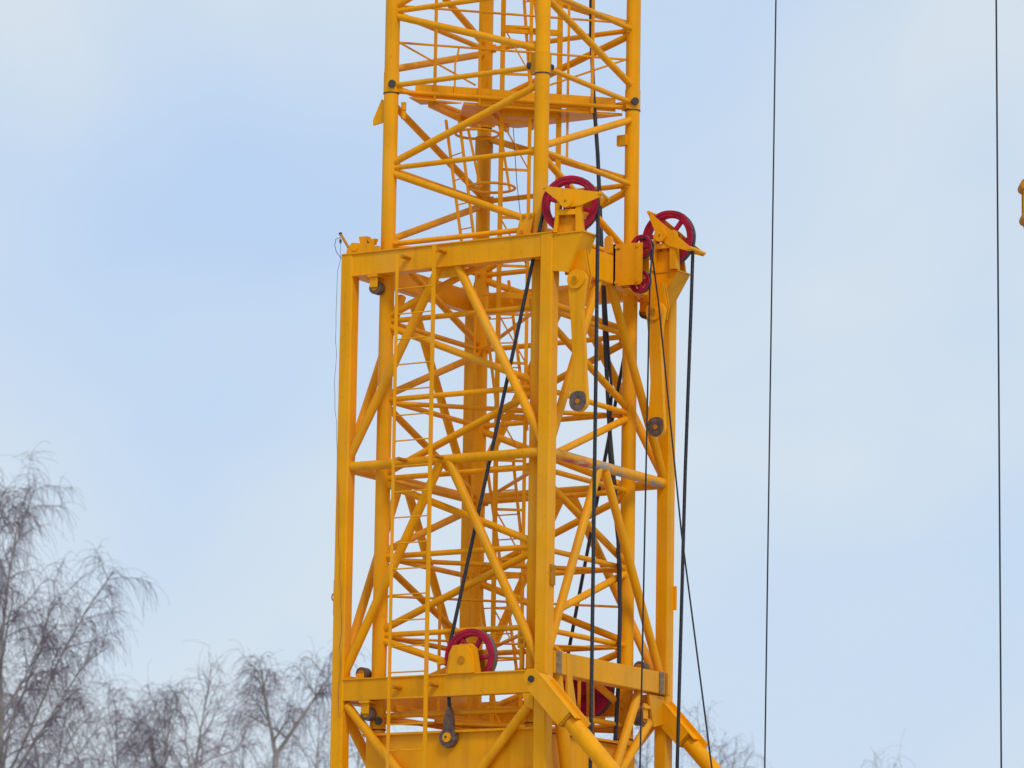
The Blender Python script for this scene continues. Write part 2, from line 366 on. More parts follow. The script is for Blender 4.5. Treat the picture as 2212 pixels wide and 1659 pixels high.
part('flange', G().box((x0-.002, y0+PW, -2.128), (x0+PW+.01, y1-PW, -2.1145), .003), 'yellow', tbo)
beam_y(x1-PW+e_, x1-e_, *TB, name='top_beam')
beam_x(y0+e_, y0+PW-e_, -2.215, -1.89, name='top_beam')
lb = beam_x(y1-PW+e_, y1-e_, -2.10, -1.85, name='top_beam')
part('end_plate', G().box((1.26, y1-PW-.03, -2.10), (1.29, y1+.02, -1.80), .003), 'yellow', lb)
bbo = beam_y(x0+e_, x0+PW-e_, *BB, name='bottom_beam')
part('flange', G().box((x0-.004, y0+PW, -6.682), (x0+PW+.01, y1-PW, -6.668), .003), 'yellow', bbo)
beam_y(x1-PW+e_, x1-e_, *BB, name='bottom_beam')
nb = beam_x(y0-.012, y0+PW-e_, -6.70, -6.455, xa=x0+PW-.01, xb=x1-PW+.06, name='bottom_beam')
for xx in (-1.02, 1.22):
    part('clamp_band', G().bar((xx, y0-.018, -6.70), (xx, y0-.018, -6.455), .10, .016, (0, 1, 0), .003), 'rusty', nb)
part('clamp_band', G().bar((1.33, y0-.018, -6.70), (1.33, y0-.018, -6.455), .04, .016, (0, 1, 0), .003), 'grimy', nb)
beam_x(y1-PW+e_, y1-e_, -6.92, -6.62, name='bottom_beam')
ZM = -4.285
def tubep(name, a, b, r=.05, m='yellow', n=16): return part(name, G().tube(a, b, r, n), m, cage)
fx0, fx1, fy0, fy1 = x0+PW/2, x1-PW/2, y0+PW/2, y1-PW/2
for xx in (fx0, fx1):
    tubep('mid_rail', (xx, y0+PW-.02, ZM), (xx, y1-PW+.02, ZM), .055)
    my = .07
    for (s_, ye) in ((1, y1-PW+.07), (-1, y0+PW-.07)):
        tubep('cage_brace', (xx, my+s_*.09, -2.06), (xx, ye, -4.24), .052)
        tubep('cage_brace', (xx, my+s_*.055, -4.31), (xx, ye, -6.66), .052)
for yy, m_ in ((fy0, 'worn'), (fy1, 'yellow')):
    tubep('mid_rail', (x0+PW-.02, yy, ZM), (x1-PW+.02, yy, ZM), .058, m_)
    for (s_, xe) in ((1, x1-PW+.07), (-1, x0+PW-.07)):
        tubep('cage_brace', (.0+s_*.11, yy, -2.16), (xe, yy, -4.29), .050)
        tubep('cage_brace', (.0+s_*.07, yy, -4.32), (xe, yy, -6.61), .050)
# knuckle plates where braces meet
for z in (-2.16,):
    part('apex_plate', G().prism([(-.20, -2.10), (.34, -2.10), (.20, -2.24), (-.06, -2.24)], fx0-.008, fx0+.008), 'yellow', cage)
# lower braces below the bottom beam
tubep('base_brace', (fx0, 1.29, -6.96), (fx0, .10, -8.25), .052); tubep('base_brace', (fx0, -1.12, -6.98), (fx0, .02, -8.25), .052)
tubep('base_brace', (fx1, 1.20, -6.96), (fx1, .10, -8.25), .06); tubep('base_brace', (fx1, -1.12, -6.98), (fx1, .02, -8.25), .06)
tubep('base_brace', (.90, fy0, -6.66), (.10, fy0, -8.10), .052); tubep('base_brace', (1.36, fy0, -6.80), (.20, fy0, -7.90), .05)
tubep('base_brace', (-.95, fy0, -6.62), (-.55, fy0, -8.10), .075)
tubep('base_brace', (-1.15, fy1, -6.96), (.1, fy1, -8.2), .06); tubep('base_brace', (1.4, fy1, -6.96), (.2, fy1, -8.2), .06)
tubep('inner_brace', (.05, -1.1, -6.62), (1.1, -.5, -7.45), .045)
# outer ladder on the near-left face
XL = x0-.13
oz0, oz1 = -1.93, -9.6
lad = part('ladder', G().bar((XL, .615, -1.965), (XL, .60, oz1), .034, .022, (1, 0, 0)), 'yellow', cage)
part('stile', G().bar((XL, .130, -1.90), (XL, .125, oz1), .046, .022, (1, 0, 0)), 'yellow', lad)
z = -2.36
while z > oz1:
    part('rung', G().tube((XL, .60, z), (XL, .13, z), .0085, 8), 'yellow', lad); z -= .2855
for (yy, zz) in ((.575, -1.99), (.10, -1.965), (.575, -6.80), (.10, -6.79), (.575, -4.27), (.10, -4.27)):
    st = part('ladder_bracket', G().bar((XL, yy, zz), (x0+.03, yy, zz), .03, .03), 'yellow', lad)
    part('ladder_bolt', G().tube((XL-.01, yy-.03, zz), (x0+.03, yy-.03, zz), .020, 8), 'grimy', lad)
# hooks on the posts
def ringhook(c, ax, r=.045):
    c = Vector(c); pts = []
    for i in range(13):
        t = R(-120+240*i/12); d = Vector((0, math.cos(t), math.sin(t))) if ax == 'Y' else Vector((math.cos(t), 0, math.sin(t)))
        pts.append(c+d*r)
    part('ring_hook', G().path(pts, .010, 6), 'yellow', cage)
ringhook((-1.2, y1+.012, -5.74), 'Y'); ringhook((x1+.012, -1.25, -5.62), 'X'); 
part('post_lug', G().box((x1-.02, y0-.03, -5.72), (x1+.012, y0+.02, -5.45), .004), 'yellow', cage)
part('post_lug', G().bar((-1.17, y0-.010, -5.75), (-1.17, y0-.010, -5.53), .09, .024, (0, 1, 0)), 'grimy', cage)
part('post_lug', G().box((-1.24, y1-.005, -5.95), (-1.14, y1+.012, -5.55), .003), 'yellow', cage)

# sheaves -----------------------------------------------------------------
def sheave(name, c, axis, r, w, spokes, m='red', hub=.08, rot=0.0, label=None, thick=.066):
    c = Vector(c); d, u, v = frame(axis)
    rim = [(r-thick*1.2, -w*.30), (r-thick*.95, -w*.42), (r-thick*.55, -w*.42), (r-thick*.5, -w*.5), (r-.006, -w*.5), (r, -w*.44), (r, -w*.34), (r-.035, 0), (r, w*.34), (r, w*.5), (r-thick*.5, w*.5), (r-thick*.55, w*.42), (r-thick*.95, w*.42), (r-thick*1.2, w*.30)]
    s_ = part(name, G().lathe(rim, c, d, 48), m, cage)
    if label: s_['label'] = label
    part('groove', G().lathe([(r-.030, -w*.30), (r+.002, -w*.345), (r+.002, -w*.30), (r-.030, -.005), (r-.030, .005), (r+.002, w*.30), (r+.002, w*.345), (r-.030, w*.30)], c, d, 48), 'steel', s_)
    for i in range(spokes):
        t = rot + 2*math.pi*i/spokes; e = u*math.cos(t) + v*math.sin(t)
        g = G(); g.bar(c+e*hub*.7, c+e*(r-thick), .05, .045, d, .008); g.tube(c+e*hub*.9, c+e*(r-thick*.9), .020, 8)
        part('spoke', g, m, s_)
    part('hub', G().tube(c-d*w*.7, c+d*w*.7, hub, 20), m, s_)
    return s_
def dirp(phi): return Vector((math.sin(phi), -math.cos(phi), 0))      # horizontal direction inside the wheel plane
PH1, PH2 = R(16), R(2)
SR = .322
s1c = Vector((-1.075, -1.438, -1.545)); s2c = Vector((1.11, -1.437, -1.52))
ax1 = Vector((-math.cos(PH1), -math.sin(PH1), 0)); ax2 = Vector((-math.cos(PH2), -math.sin(PH2), 0))
sheave('sheave', s1c, ax1, SR, .10, 6, rot=R(12), label='red spoked sheave at the top of the near post')
sheave('sheave', s2c, ax2, SR, .10, 6, rot=R(20), label='red spoked sheave at the top of the right post')
l1c = Vector((-1.135, -.29, -6.49)); l2c = Vector((1.11, -.43, -6.62))
sheave('sheave', l1c, (-1, 0, 0), .315, .10, 6, rot=R(30), label='red spoked sheave on the front bottom beam')
sh2 = sheave('sheave', l2c, (-1, 0, 0), .34, .10, 6, m='red_shaded', rot=R(10), label='dark red disc sheave under the right bottom beam')
part('web', G().tube(l2c-Vector((.02, 0, 0)), l2c+Vector((.02, 0, 0)), .28, 32), 'red_shaded', sh2)
# bracket and yoke of a top sheave; D_: direction in the wheel plane, A_: axle direction toward the viewer
def yoke(c, D_, A_, tri, posts, base_z, plate_m='yellow'):
    c = Vector(c); Zv = Vector((0, 0, 1))
    P = lambda a, z, o: c + D_*a + Zv*z + A_*o
    def plate(poly, o0, o1): return G().sweep([[P(a, z, o0) for a, z in poly], [P(a, z, o1) for a, z in poly]], smooth=False)
    b = part('sheave_bracket', plate([(-.150, base_z), (-.108, .02), (-.072, .02), (-.108, base_z)], .075, .175), 'yellow', cage)
    part('bracket_leg', plate([(.185, base_z), (.150, .06), (.095, .06), (.105, base_z)], .075, .176), 'yellow', b)
    part('bracket_web', plate([(-.12, base_z), (-.10, -.10), (.10, -.10), (.108, base_z)], .082, .094), 'yellow', b)
    part('bracket_bar', G().bar(P(-.115, -.115, .165), P(.11, -.115, .165), .03, .06, Zv), 'yellow', b)
    for a in (-.055, .055): part('bracket_bolt', G().tube(P(a, -.15, .08), P(a, -.15, .115), .018, 8), 'grimy', b)
    part('bracket_rear', plate([(-.125, base_z), (-.06, .05), (.10, .05), (.165, base_z)], -.12, -.095), 'yellow', b)
    part('yoke_plate', plate(tri, .178, .192), plate_m, b)
    part('yoke_plate', plate(tri, -.135, -.12), plate_m, b)
    part('axle', G().tube(P(0, 0, -.15), P(0, 0, .235), .074, 12), 'yellow', b)
    part('axle_cap', G().tube(P(0, 0, .235), P(0, 0, .245), .012, 8), 'grimy', b)
    for a, z in (tri[0], tri[1]):    # pins that keep the rope in the groove
        k = .94; part('guard_pin', G().tube(P(a*k, z*k, -.15), P(a*k, z*k, .21), .020, 10), 'yellow', b)
    return b
D1, D2 = dirp(PH1), dirp(PH2)
t1 = [(-.265, .185), (.41, .085), (.40, .045), (.16, -.05), (.0, -.07), (-.085, .0), (-.27, .15)]
yoke(s1c, D1, ax1, t1, None, -.335)
t2 = [(-.17, .30), (.40, -.185), (.37, -.21), (.10, -.13), (-.07, .02), (-.17, .26)]
yoke(s2c, D2, ax2, t2, None, -.39)
# consoles under the sheaves
def console(xa, xb, ya, ylow, zt, zlow, ytip):
    g = G(); g.box((xa-.012, ytip-.012, zt-.016), (xb+.012, ya+.02, zt), .003); c = part('console_shelf', g, 'yellow', cage)
    poly = [(ya, zt-.016), (ytip+.014, zt-.016), (ylow+.012, zlow), (ya, zlow+.03)]
    part('console_gusset', G().prism(poly, xa, xa+.014), 'yellow', c)
    part('console_gusset', G().prism(poly, xb-.014, xb), 'yellow', c)
    v = [Vector((xa-.006, ytip, zt-.018)), Vector((xb+.006, ytip, zt-.018)), Vector((xb+.006, ylow, zlow-.01)), Vector((xa-.006, ylow, zlow-.01))]
    g = G(); g.sweep([v, [p+Vector((0, .011, -.004)) for p in v]], smooth=False); part('console_face', g, 'yellow', c)
    return c
console(-1.245, -.975, y0-.002, -1.52, -1.885, -2.33, -1.70)
console(1.0, 1.27, y0+.05, -1.40, -1.915, -2.27, -1.62)
# swinging links with eyes
def link_arm(xc, yt, zt, yb, zb, lab):
    g = G(); n = 14; t = .03
    def outline(r1, r2, w):
        o = []
        for i in range(n+1):
            a = R(0+180*i/n); o.append((yt+r1*math.cos(a), zt+r1*math.sin(a)))
        o.append((yt-w-.02, zt-.16)); o.append((yt-w, zt-.34)); o.append((yb-w, zb+.52)); o.append((yb-w-.01, zb+.30))
        for i in range(n+1):
            a = R(180+180*i/n); o.append((yb+r2*math.cos(a), zb+r2*math.sin(a)))
        o.append((yb+w+.01, zb+.30)); o.append((yb+w, zb+.52)); o.append((yt+w, zt-.34)); o.append((yt+w+.02, zt-.16))
        return o
    g.prism(outline(.115, .112, .075), xc-t, xc+t)
    a = part('swing_link', g, 'yellow', cage); a['label'] = lab
    part('link_boss', G().tube((xc-.055, yt, zt), (xc+.055, yt, zt), .105, 24), 'yellow', a)
    part('link_pin', G().tube((xc-.075, yt, zt), (xc+.075, yt, zt), .042, 16), 'yellow', a)
    part('link_pin', G().tube((xc-.081, yt, zt), (xc-.0755, yt, zt), .030, 16), 'grimy', a)
    part('greasy_end', G().prism([(yb+.103*math.cos(R(q)), zb-.005+(.103*math.sin(R(q)) if math.sin(R(q)) < 0 else .12*math.sin(R(q))**.5)) for q in range(0, 360, 15)], xc-t-.006, xc+t+.006), 'grease', a)
    part('link_hole', G().tube((xc-t-.012, yb, zb), (xc+t+.012, yb, zb), .028, 14), 'grimy', a)
link_arm(-1.20, -1.615, -2.42, -1.655, -3.77, 'swinging yellow link with greasy eye hanging by the near post')
link_arm(.80, -1.455, -2.416, -1.483, -3.745, 'swinging yellow link with greasy eye hanging by the right post')
for xc, yt, zt in ((-1.20, -1.615, -2.42), (.80, -1.455, -2.416)):
    for o in (.05, .10):
        part('link_hanger', G().prism([(yt+.16, zt+.30), (yt-.06, zt+.34), (yt-.115, zt+.06), (yt-.09, zt-.08), (yt+.0, zt-.115), (yt+.09, zt-.08), (yt+.115, zt+.05)], xc+o-.007, xc+o+.007), 'yellow', cage)
# box bracket with two small sheaves on the right face
bxp = part('pulley_box', G().prism([(-1.307, -1.757), (-1.674, -1.771), (-1.674, -2.21), (-1.645, -2.243), (-1.307, -2.237)], .085, .10), 'yellow', cage)
part('box_plate', G().prism([(-1.307, -1.76), (-1.65, -1.775), (-1.65, -2.23), (-1.307, -2.23)], .285, .30), 'yellow', bxp)
part('box_top', G().box((.10, -1.60, -1.785), (.285, -1.307, -1.77), .003), 'yellow', bxp)
for yy, zz in ((-1.62, -1.80), (-1.35, -1.80), (-1.62, -2.20), (-1.35, -2.20)):
    part('box_bolt', G().tube((.068, yy, zz), (.09, yy, zz), .020, 10), 'yellow', bxp)
for q in (0, 1): part('box_hole', G().tube((.079, -1.365-.018*q, -1.823), (.0865, -1.365-.018*q, -1.823), .007, 8), 'bolt', bxp)
sheave('small_sheave', (.19, -1.615, -1.80), (-1, 0, 0), .135, .07, 4, hub=.03, thick=.034)
sheave('small_sheave', (.19, -1.60, -2.195), (-1, 0, 0), .130, .07, 4, hub=.03, thick=.034)
part('pulley_axle', G().tube((.095, -1.615, -1.80), (.29, -1.615, -1.80), .022, 10), 'yellow', bxp)
part('pulley_axle', G().tube((.095, -1.60, -2.195), (.29, -1.60, -2.195), .022, 10), 'yellow', bxp)
part('box_lug', G().prism([(-1.205, -1.86), (-1.205, -1.70), (-1.23, -1.665), (-1.28, -1.665), (-1.305, -1.70), (-1.305, -1.86)], .05, .08), 'yellow', bxp)
part('box_spacer', G().bar((.10, -1.31, -1.76), (.10, -1.31, -2.235), .05, .03, (1, 0, 0)), 'grimy', bxp)
# bracket of the lower front sheave
br = part('bearing_bracket', G().prism([(-.01, -6.672), (-.055, -6.44), (-.10, -6.36), (-.33, -6.345), (-.40, -6.40), (-.45, -6.672)], x0+.01, x0+.045), 'yellow', cage)
br.location.y += -.02
part('bearing_face', G().prism([(-.06, -6.672), (-.10, -6.42), (-.14, -6.37), (-.30, -6.37), (-.35, -6.43), (-.40, -6.672)], x0-.025, x0+.012), 'yellow', br)
part('bearing_cap', G().tube((x0-.035, -.235, -6.53), (x0-.02, -.235, -6.53), .045, 16), 'grimy', br)
part('bearing_arm', G().bar((x0+.03, .02, -6.53), (x0+.03, .10, -6.55), .05, .05), 'yellow', br)
part('bearing_rear', G().prism([(-.06, -6.672), (-.12, -6.40), (-.36, -6.40), (-.42, -6.672)], -1.05, -1.02), 'yellow', br)
# latch plates with bolts on the top beam by the near mast leg
lp = part('latch_plate', G().prism([(-.93, -1.862), (-.985, -1.59), (-.82, -1.59), (-.745, -1.862)], -1.11, -1.09), 'yellow', cage)
part('latch_side', G().prism([(-.96, -1.862), (-1.0, -1.60), (-1.05, -1.60), (-1.06, -1.862)], -1.07, -1.05), 'yellow', lp)
for yy, zz in ((-.86, -1.63), (-.95, -1.63), (-.83, -1.80)): part('latch_bolt', G().tube((-1.125, yy, zz), (-1.108, yy, zz), .022, 8), 'grimy', lp)
# catch assembly on the left end of the top beam
cp = part('catch_plate', G().prism([(1.415, -1.862), (1.405, -1.80), (1.34, -1.732), (1.18, -1.757), (1.07, -1.762), (1.03, -1.80), (.96, -1.82), (.96, -1.86)], -1.225, -1.20), 'yellow', cage)
part('catch_plate_rear', G().prism([(1.40, -1.862), (1.39, -1.81), (1.32, -1.75), (1.05, -1.775), (1.0, -1.862)], -1.11, -1.09), 'yellow', cp)
part('catch_tab', G().prism([(1.268, -1.666), (1.152, -1.671), (1.156, -1.76), (1.245, -1.75)], -1.20, -1.12), 'yellow', cp)
part('catch_tab', G().prism([(1.15, -1.71), (1.038, -1.708), (1.065, -1.77), (1.11, -1.765)], -1.20, -1.14), 'yellow', cp)
part('catch_pin', G().tube((-1.24, 1.295, -1.80), (-1.08, 1.295, -1.80), .034, 14), 'yellow', cp)
part('catch_lever', G().tube((-1.215, 1.504, -1.612), (-1.215, 1.392, -1.78), .016, 8), 'grimy', cp)
part('lever_knob', G().tube((-1.215, 1.508, -1.604), (-1.215, 1.498, -1.624), .020, 8), 'bolt', cp)
# guide rollers running on the mast legs
def roller(c, axis, r=.075, w=.10, flip=1):
    c = Vector(c); d = Vector(axis).normalized()
    o = part('guide_roller', G().tube(c-d*w/2, c+d*w/2, r, 20), 'rubber', cage)
    part('roller_hub', G().tube(c-d*(w/2+.012), c+d*(w/2+.012), r*.55, 16), 'grimy', o)
    z_ = Vector((0, 0, 1))*flip; s_ = d.cross(z_)
    for q in (-1, 1):
        part('roller_bracket', G().bar(c+d*q*(w/2+.02), c+d*q*(w/2+.02)+z_*.17, .10, .014, d, .002), 'yellow', o)
    part('roller_seat', G().bar(c-d*.10+z_*.13, c+d*.10+z_*.13, .13, .03, z_, .003), 'yellow', o)
roller((-1.16, 1.03, -2.27), (1, 0, 0)); roller((-1.16, 1.02, -7.06), (1, 0, 0)); roller((-1.05, 1.17, -6.60), (1, 0, 0), flip=-1)
roller((1.17, -1.12, -2.34), (1, 0, 0)); roller((1.05, -1.17, -6.42), (1, 0, 0), flip=-1)
roller((1.15, 1.10, -1.80), (0, 1, 0), flip=-1); roller((1.15, 1.10, -2.34), (0, 1, 0)); roller((1.15, 1.1, -6.98), (0, 1, 0))
roller((-1.02, -1.17, -7.0), (0, 1, 0)); roller((.98, -1.2, -7.0), (0, 1, 0))
# work rails between the posts behind the bottom beam
for z, a, b in ((-6.98, (-.9, .85), (.9, .85)), (-7.02, (.7, -.9), (.7, .8)), (-7.1, (-.6, .5), (.9, -.2))):
    part('deck_rail', G().bar((a[0], a[1], z), (b[0], b[1], z), .05, .07, (0, 0, 1)), 'yellow', cage)
for i, (a, b) in enumerate((((.55, -.55), -6.45), ((.80, -.35), -6.5), ((.95, -.05), -6.55), ((.40, -.75), -6.6))):
    part('deck_post', G().bar((a[0], a[1], -7.1), (a[0], a[1], b), .03, .03), 'yellow', cage)
part('screw_jack', G().box((-1.06, -.93, -6.40), (-1.02, -.83, -6.18), .004), 'yellow', cage)
part('screw_jack_stem', G().tube((-1.04, -.88, -6.68), (-1.04, -.88, -6.40), .028, 10), 'yellow', cage)
part('screw_jack_foot', G().tube((-1.04, -.88, -6.67), (-1.04, -.88, -6.63), .08, 12), 'grimy', cage)
for zz in (-6.27, -6.35): part('jack_slot', G().box((-1.066, -.90, zz), (-1.058, -.86, zz+.045), .002), 'grimy', cage)
# inclined supporting struts from the lower corners outward
def strut(xc, py, pz, dy, dz, s_):
    p = Vector((xc, py, pz)); d = Vector((0, dy, dz)).normalized(); n_ = Vector((0, -d.z, d.y)); n_ = n_ if n_.z > 0 else -n_
    Xv = Vector((1, 0, 0)); L1 = .60*s_
    st = part('support_strut', G().tube(p+d*(L1-.08), p+d*((Z0+pz-.02)/-d.z), .095*s_, 24), 'yellow', cage)
    for q in (-.115, .115):
        part('strut_cheek', G().sweep([[p + Xv*(q*s_ + o) + d*a + n_*b for a, b in ((-.10, -.06), (-.12, .03), (-.06, .10), (L1, .10*s_), (L1+.0, -.10*s_), (.05, -.11))] for o in (-.008, .008)], smooth=False), 'yellow', st)
    part('strut_cover', G().bar(p+d*.02+n_*.105*s_, p+d*(L1+.10)+n_*.105*s_, .25*s_, .014, n_, .003), 'yellow', st)
    part('strut_end', G().bar(p+d*(L1-.03), p+d*(L1+.03), .23*s_, .19*s_, n_, .01), 'grimy', st)
    part('strut_pin', G().tube(p-Xv*.145, p+Xv*.145, .036, 14), 'bolt', st)
    part('strut_fin', G().bar(p+d*(L1*.2)+n_*.12, p+d*(L1+.22)+n_*.12, .016, .07, n_, .002), 'yellow', st)
strut(-1.38+.02, -1.275, -6.80, -.80, -.86, 1.0)
strut(1.45, -1.15, -6.78, -.66, -.70, .98)
part('strut_gusset', G().prism([(-.86, -6.46), (-.80, -6.50), (-.60, -7.15), (-.82, -7.02)], y0-.02, y0+.0, 'Y'), 'yellow', cage)
part('strut_gusset', G().prism([(1.0, -6.72), (1.42, -6.72), (1.40, -7.02), (1.12, -7.08)], y0+.02, y0+.05, 'Y'), 'yellow', cage)
part('strut_gusset', G().prism([(-.95, -6.71), (-1.15, -6.71), (-1.15, -7.10), (-1.05, -7.05)], x0+.02, x0+.05), 'yellow', cage)

# ------------------------------------------------------------------ ropes and cables
def arc(c, D_, r, a0, a1, n=14):
    c = Vector(c); return [c + D_*(r*math.cos(R(a))) + Vector((0, 0, r*math.sin(R(a)))) for a in (a0+(a1-a0)*i/n for i in range(n+1))]
RR = SR-.012
rope_r = .021
def rope(name, pts, r, m, label, cat, n=8): 
    return tag(part(name, G().path(pts, r, n), m), label, cat)
low1 = Vector((-1.135, l1c.y+.30, -6.42))
pts = [Vector((-1.135, -.02, -7.06)), Vector((-1.135, .01, -6.6)), low1] + arc(s1c, D1, RR, 188, 0) + [s1c + D1*RR + Vector((0, 0, -1.0)), s1c + D1*(RR-.01) + Vector((0, 0, -Z0+1.9))]
rope('hoist_rope', pts, rope_r, 'rope', 'thick black wire rope over the near red sheave, slanting inside and dropping outside', 'rope')
pts = [Vector((1.11, l2c.y+.31, -7.6)), Vector((1.11, l2c.y+.325, -6.55))] + arc(s2c, D2, RR, 188, 0) + [Vector((1.12, -1.725, -2.4)), Vector((1.13, -1.665, -4.235)), Vector((1.13, -1.60, -7.49)), Vector((1.13, -1.55, -Z0+.3))]
rope('hoist_rope', pts, rope_r, 'rope', 'thick black wire rope over the right red sheave, hanging right of the right post', 'rope')
rope('trolley_rope', [(.16, -1.58, -1.72), (.16, -1.66, -1.71), (.19, -1.72, -1.74), (.19, -1.745, -1.85), (.19, -1.72, -2.2), (.13, -1.70, -7.5), (.05, -1.68, -Z0+.3)], .010, 'rope', 'thin dark rope falling straight from the small red sheaves', 'rope')
rope('trolley_rope', [(.22, -1.60, -1.73), (.21, -1.70, -1.70), (.21, -1.75, -1.78), (.24, -1.725, -1.94), (.35, -1.739, -2.386), (.55, -1.952, -4.994), (.75, -2.235, -7.493), (1.2, -2.9, -Z0+.3)], .010, 'rope', 'thin dark rope slanting out to the right from the small red sheaves', 'rope')
rope('jib_rope', [(.85, -2.93, 14), (1.027, -2.841, 1.09), (1.421, -2.549, -7.554), (1.7, -2.35, -Z0+.2)], .0092, 'cable', 'thin rope hanging in the open sky right of the tower', 'rope')
rope('jib_rope', [(2.25, -5.1, 14), (2.33, -4.963, 1.13), (2.792, -4.783, -7.511), (3.1, -4.7, -Z0+.2)], .0108, 'cable', 'rightmost thin blue-black rope near the edge of the picture', 'rope')
rope('power_cable', [(.7, -.55, 7), (.7, -.61, .9), (.7, -.66, .1), (.7, -.72, -.53), (.7, -.80, -1.8), (.7, -.845, -2.66), (.7, -.919, -3.7), (.7, -1.0, -4.4), (.7, -1.055, -5.0), (.7, -1.09, -5.8), (.75, -1.05, -6.6), (.8, -.9, -9)], .024, 'cable', 'thick black power cable hanging down inside the mast near the right leg', 'cable')
rope('power_cable', [(.72, -.56, 7), (.72, -.60, .8), (.73, -.70, -.53), (.73, -.79, -1.8), (.73, -.885, -2.9), (.73, -.93, -3.3), (.72, -.90, -3.9), (.72, -.98, -4.6), (.73, -1.07, -5.3), (.74, -1.07, -6.0), (.85, -.9, -9)], .017, 'cable', 'thinner black cable tied alongside the thick power cable in the mast', 'cable')
random.seed(5)
pts = [(-1.22, 1.50, -1.66), (-1.22, 1.49, -1.9)]
for i in range(1, 34):
    z = -1.9-5.2*i/33; pts.append((-1.28, 1.485 - (.0 if z > -3.4 else min(.15, (-3.4-z)*.06)) + random.uniform(-.012, .012), z))
pts += [(-1.29, 1.25, -7.0), (-1.285, 1.18, -7.05)]
rope('signal_wire', pts, .0024, 'wire', 'hair-thin grey wire running down the left post', 'wire', 5)
rope('signal_wire', [(-1.22, 1.50, -1.655), (-1.22, 1.56, -1.67), (-1.22, 1.575, -1.74), (-1.22, 1.55, -1.82), (-1.22, 1.48, -1.90)], .004, 'wire', 'small loop of thin wire beside the lever at the left corner', 'wire', 5)
rope('steel_wire', [(.15, .08, -.25), (.15, .02, -.9), (.15, -.08, -1.6), (.15, -.12, -1.9)], .0045, 'wire', 'thin slack wire hanging inside the mast above the frame', 'wire', 5)
rope('connector_clip', [(-1.22, 1.498, -1.68), (-1.22, 1.498, -1.72)], .014, 'wire', 'tiny wire clamp hanging from the lever at the left corner', 'clamp', 6)
# rope end socket hanging under the front bottom beam
sk = thing('rope_socket', 'dark greasy rope-end wedge socket with yellow eye hanging below the front sheave', 'rope socket', (-1.135, -.02, 0))
part('socket_body', G().prism([(-.005, -7.02), (-.035, -7.02), (-.075, -7.16), (-.075, -7.26), (.035, -7.26), (.035, -7.16)], -1.17, -1.10), 'grease', sk)
part('socket_neck', G().tube((-1.135, -.02, -7.10), (-1.135, -.02, -6.98), .026, 10, .020), 'bolt', sk)
part('socket_eye', G().lathe([(.045, -.04), (.105, -.035), (.112, 0), (.105, .035), (.045, .04)], (-1.135, -.02, -7.355), (-1, 0, 0), 28), 'grease', sk)
part('socket_pin', G().tube((-1.19, -.02, -7.355), (-1.08, -.02, -7.355), .052, 18), 'yellow', sk)
part('socket_pin_hole', G().tube((-1.195, -.012, -7.35), (-1.189, -.012, -7.35), .014, 8), 'bolt', sk)

# hook block at the right edge of the picture: two cheek plates with through bolts
hb = thing('hook_block', 'yellow hook block with protruding bolts at the right picture edge', 'hook block', (2.2, -5.75, 0))
HB = Vector((2.12, -5.62, -1.36)); HR = Vector((.5251, -.851, 0)); HF = Vector((.851, .5251, 0))
def hbp(a, z, o): return HB + HR*a + Vector((0, 0, z)) + HF*o
for o in (-.10, .10):
    poly = [(0, -.22), (-.02, -.14), (-.02, .16), (.02, .27), (.12, .35), (.5, .35), (.6, .2), (.6, -.3), (.45, -.5), (.15, -.5), (.04, -.34)]
    part('cheek_plate', G().sweep([[hbp(a-.198, z, o-.012) for a, z in poly], [hbp(a-.198, z, o+.012) for a, z in poly]], smooth=False), 'yellow', hb)
for z, a in ((.22, -.199), (-.14, -.184)):
    part('through_bolt', G().tube(hbp(a, z, -.16), hbp(a, z, .16), .058, 16), 'grimy', hb)
part('block_wheel', G().tube(hbp(.10, .0, -.07), hbp(.10, .0, .07), .22, 28), 'red', hb)
part('hook_shank', G().tube(hbp(.10, -.45, 0), hbp(.10, -.75, 0), .05, 12), 'steel', hb)
part('hook', G().path([hbp(.10+.16*math.sin(R(a)), -.90+.16*math.cos(R(a)), 0) for a in range(0, 270, 20)], .045, 10), 'steel', hb)
rope('block_rope', [tuple(hbp(.31, .1, 0)), tuple(hbp(.31, 9, 0))], .0125, 'cable', 'rope carrying the hook block just outside the right picture edge', 'rope')

# ------------------------------------------------------------------ winter birches
def tubes_mesh(polys, nside):
    """polys: list of (points array k x 3, radii k) -> vertices, faces"""
    V = []; F = []; off = 0
    ang = np.arange(nside)*2*np.pi/nside
    ca, sa = np.cos(ang), np.sin(ang)
    bylen = {}
    for p, r in polys: bylen.setdefault(len(p), []).append((p, r))
    for k, lst in bylen.items():
        Pm = np.array([p for p, r in lst]); Rm = np.array([r for p, r in lst])
        T = np.gradient(Pm, axis=1); T /= np.linalg.norm(T, axis=2, keepdims=True)+1e-9
        ref = np.where(np.abs(T[..., 2:3]) > .9, np.array([1., 0, 0]), np.array([0, 0, 1.]))
        U = np.cross(T, ref); U /= np.linalg.norm(U, axis=2, keepdims=True)+1e-9; Wv = np.cross(T, U)
        ringv = Pm[:, :, None, :] + Rm[:, :, None, None]*(U[:, :, None, :]*ca[None, None, :, None] + Wv[:, :, None, :]*sa[None, None, :, None])
        n = len(lst); V.append(ringv.reshape(-1, 3))
        idx = (np.arange(n)[:, None, None]*k + np.arange(k-1)[None, :, None])*nside + np.arange(nside)[None, None, :]
        nxt = (np.arange(n)[:, None, None]*k + np.arange(k-1)[None, :, None])*nside + (np.arange(nside)[None, None, :]+1) % nside
        F.append(np.stack([idx, nxt, nxt+nside, idx+nside], -1).reshape(-1, 4)+off); off += n*k*nside
    return np.concatenate(V), np.concatenate(F)
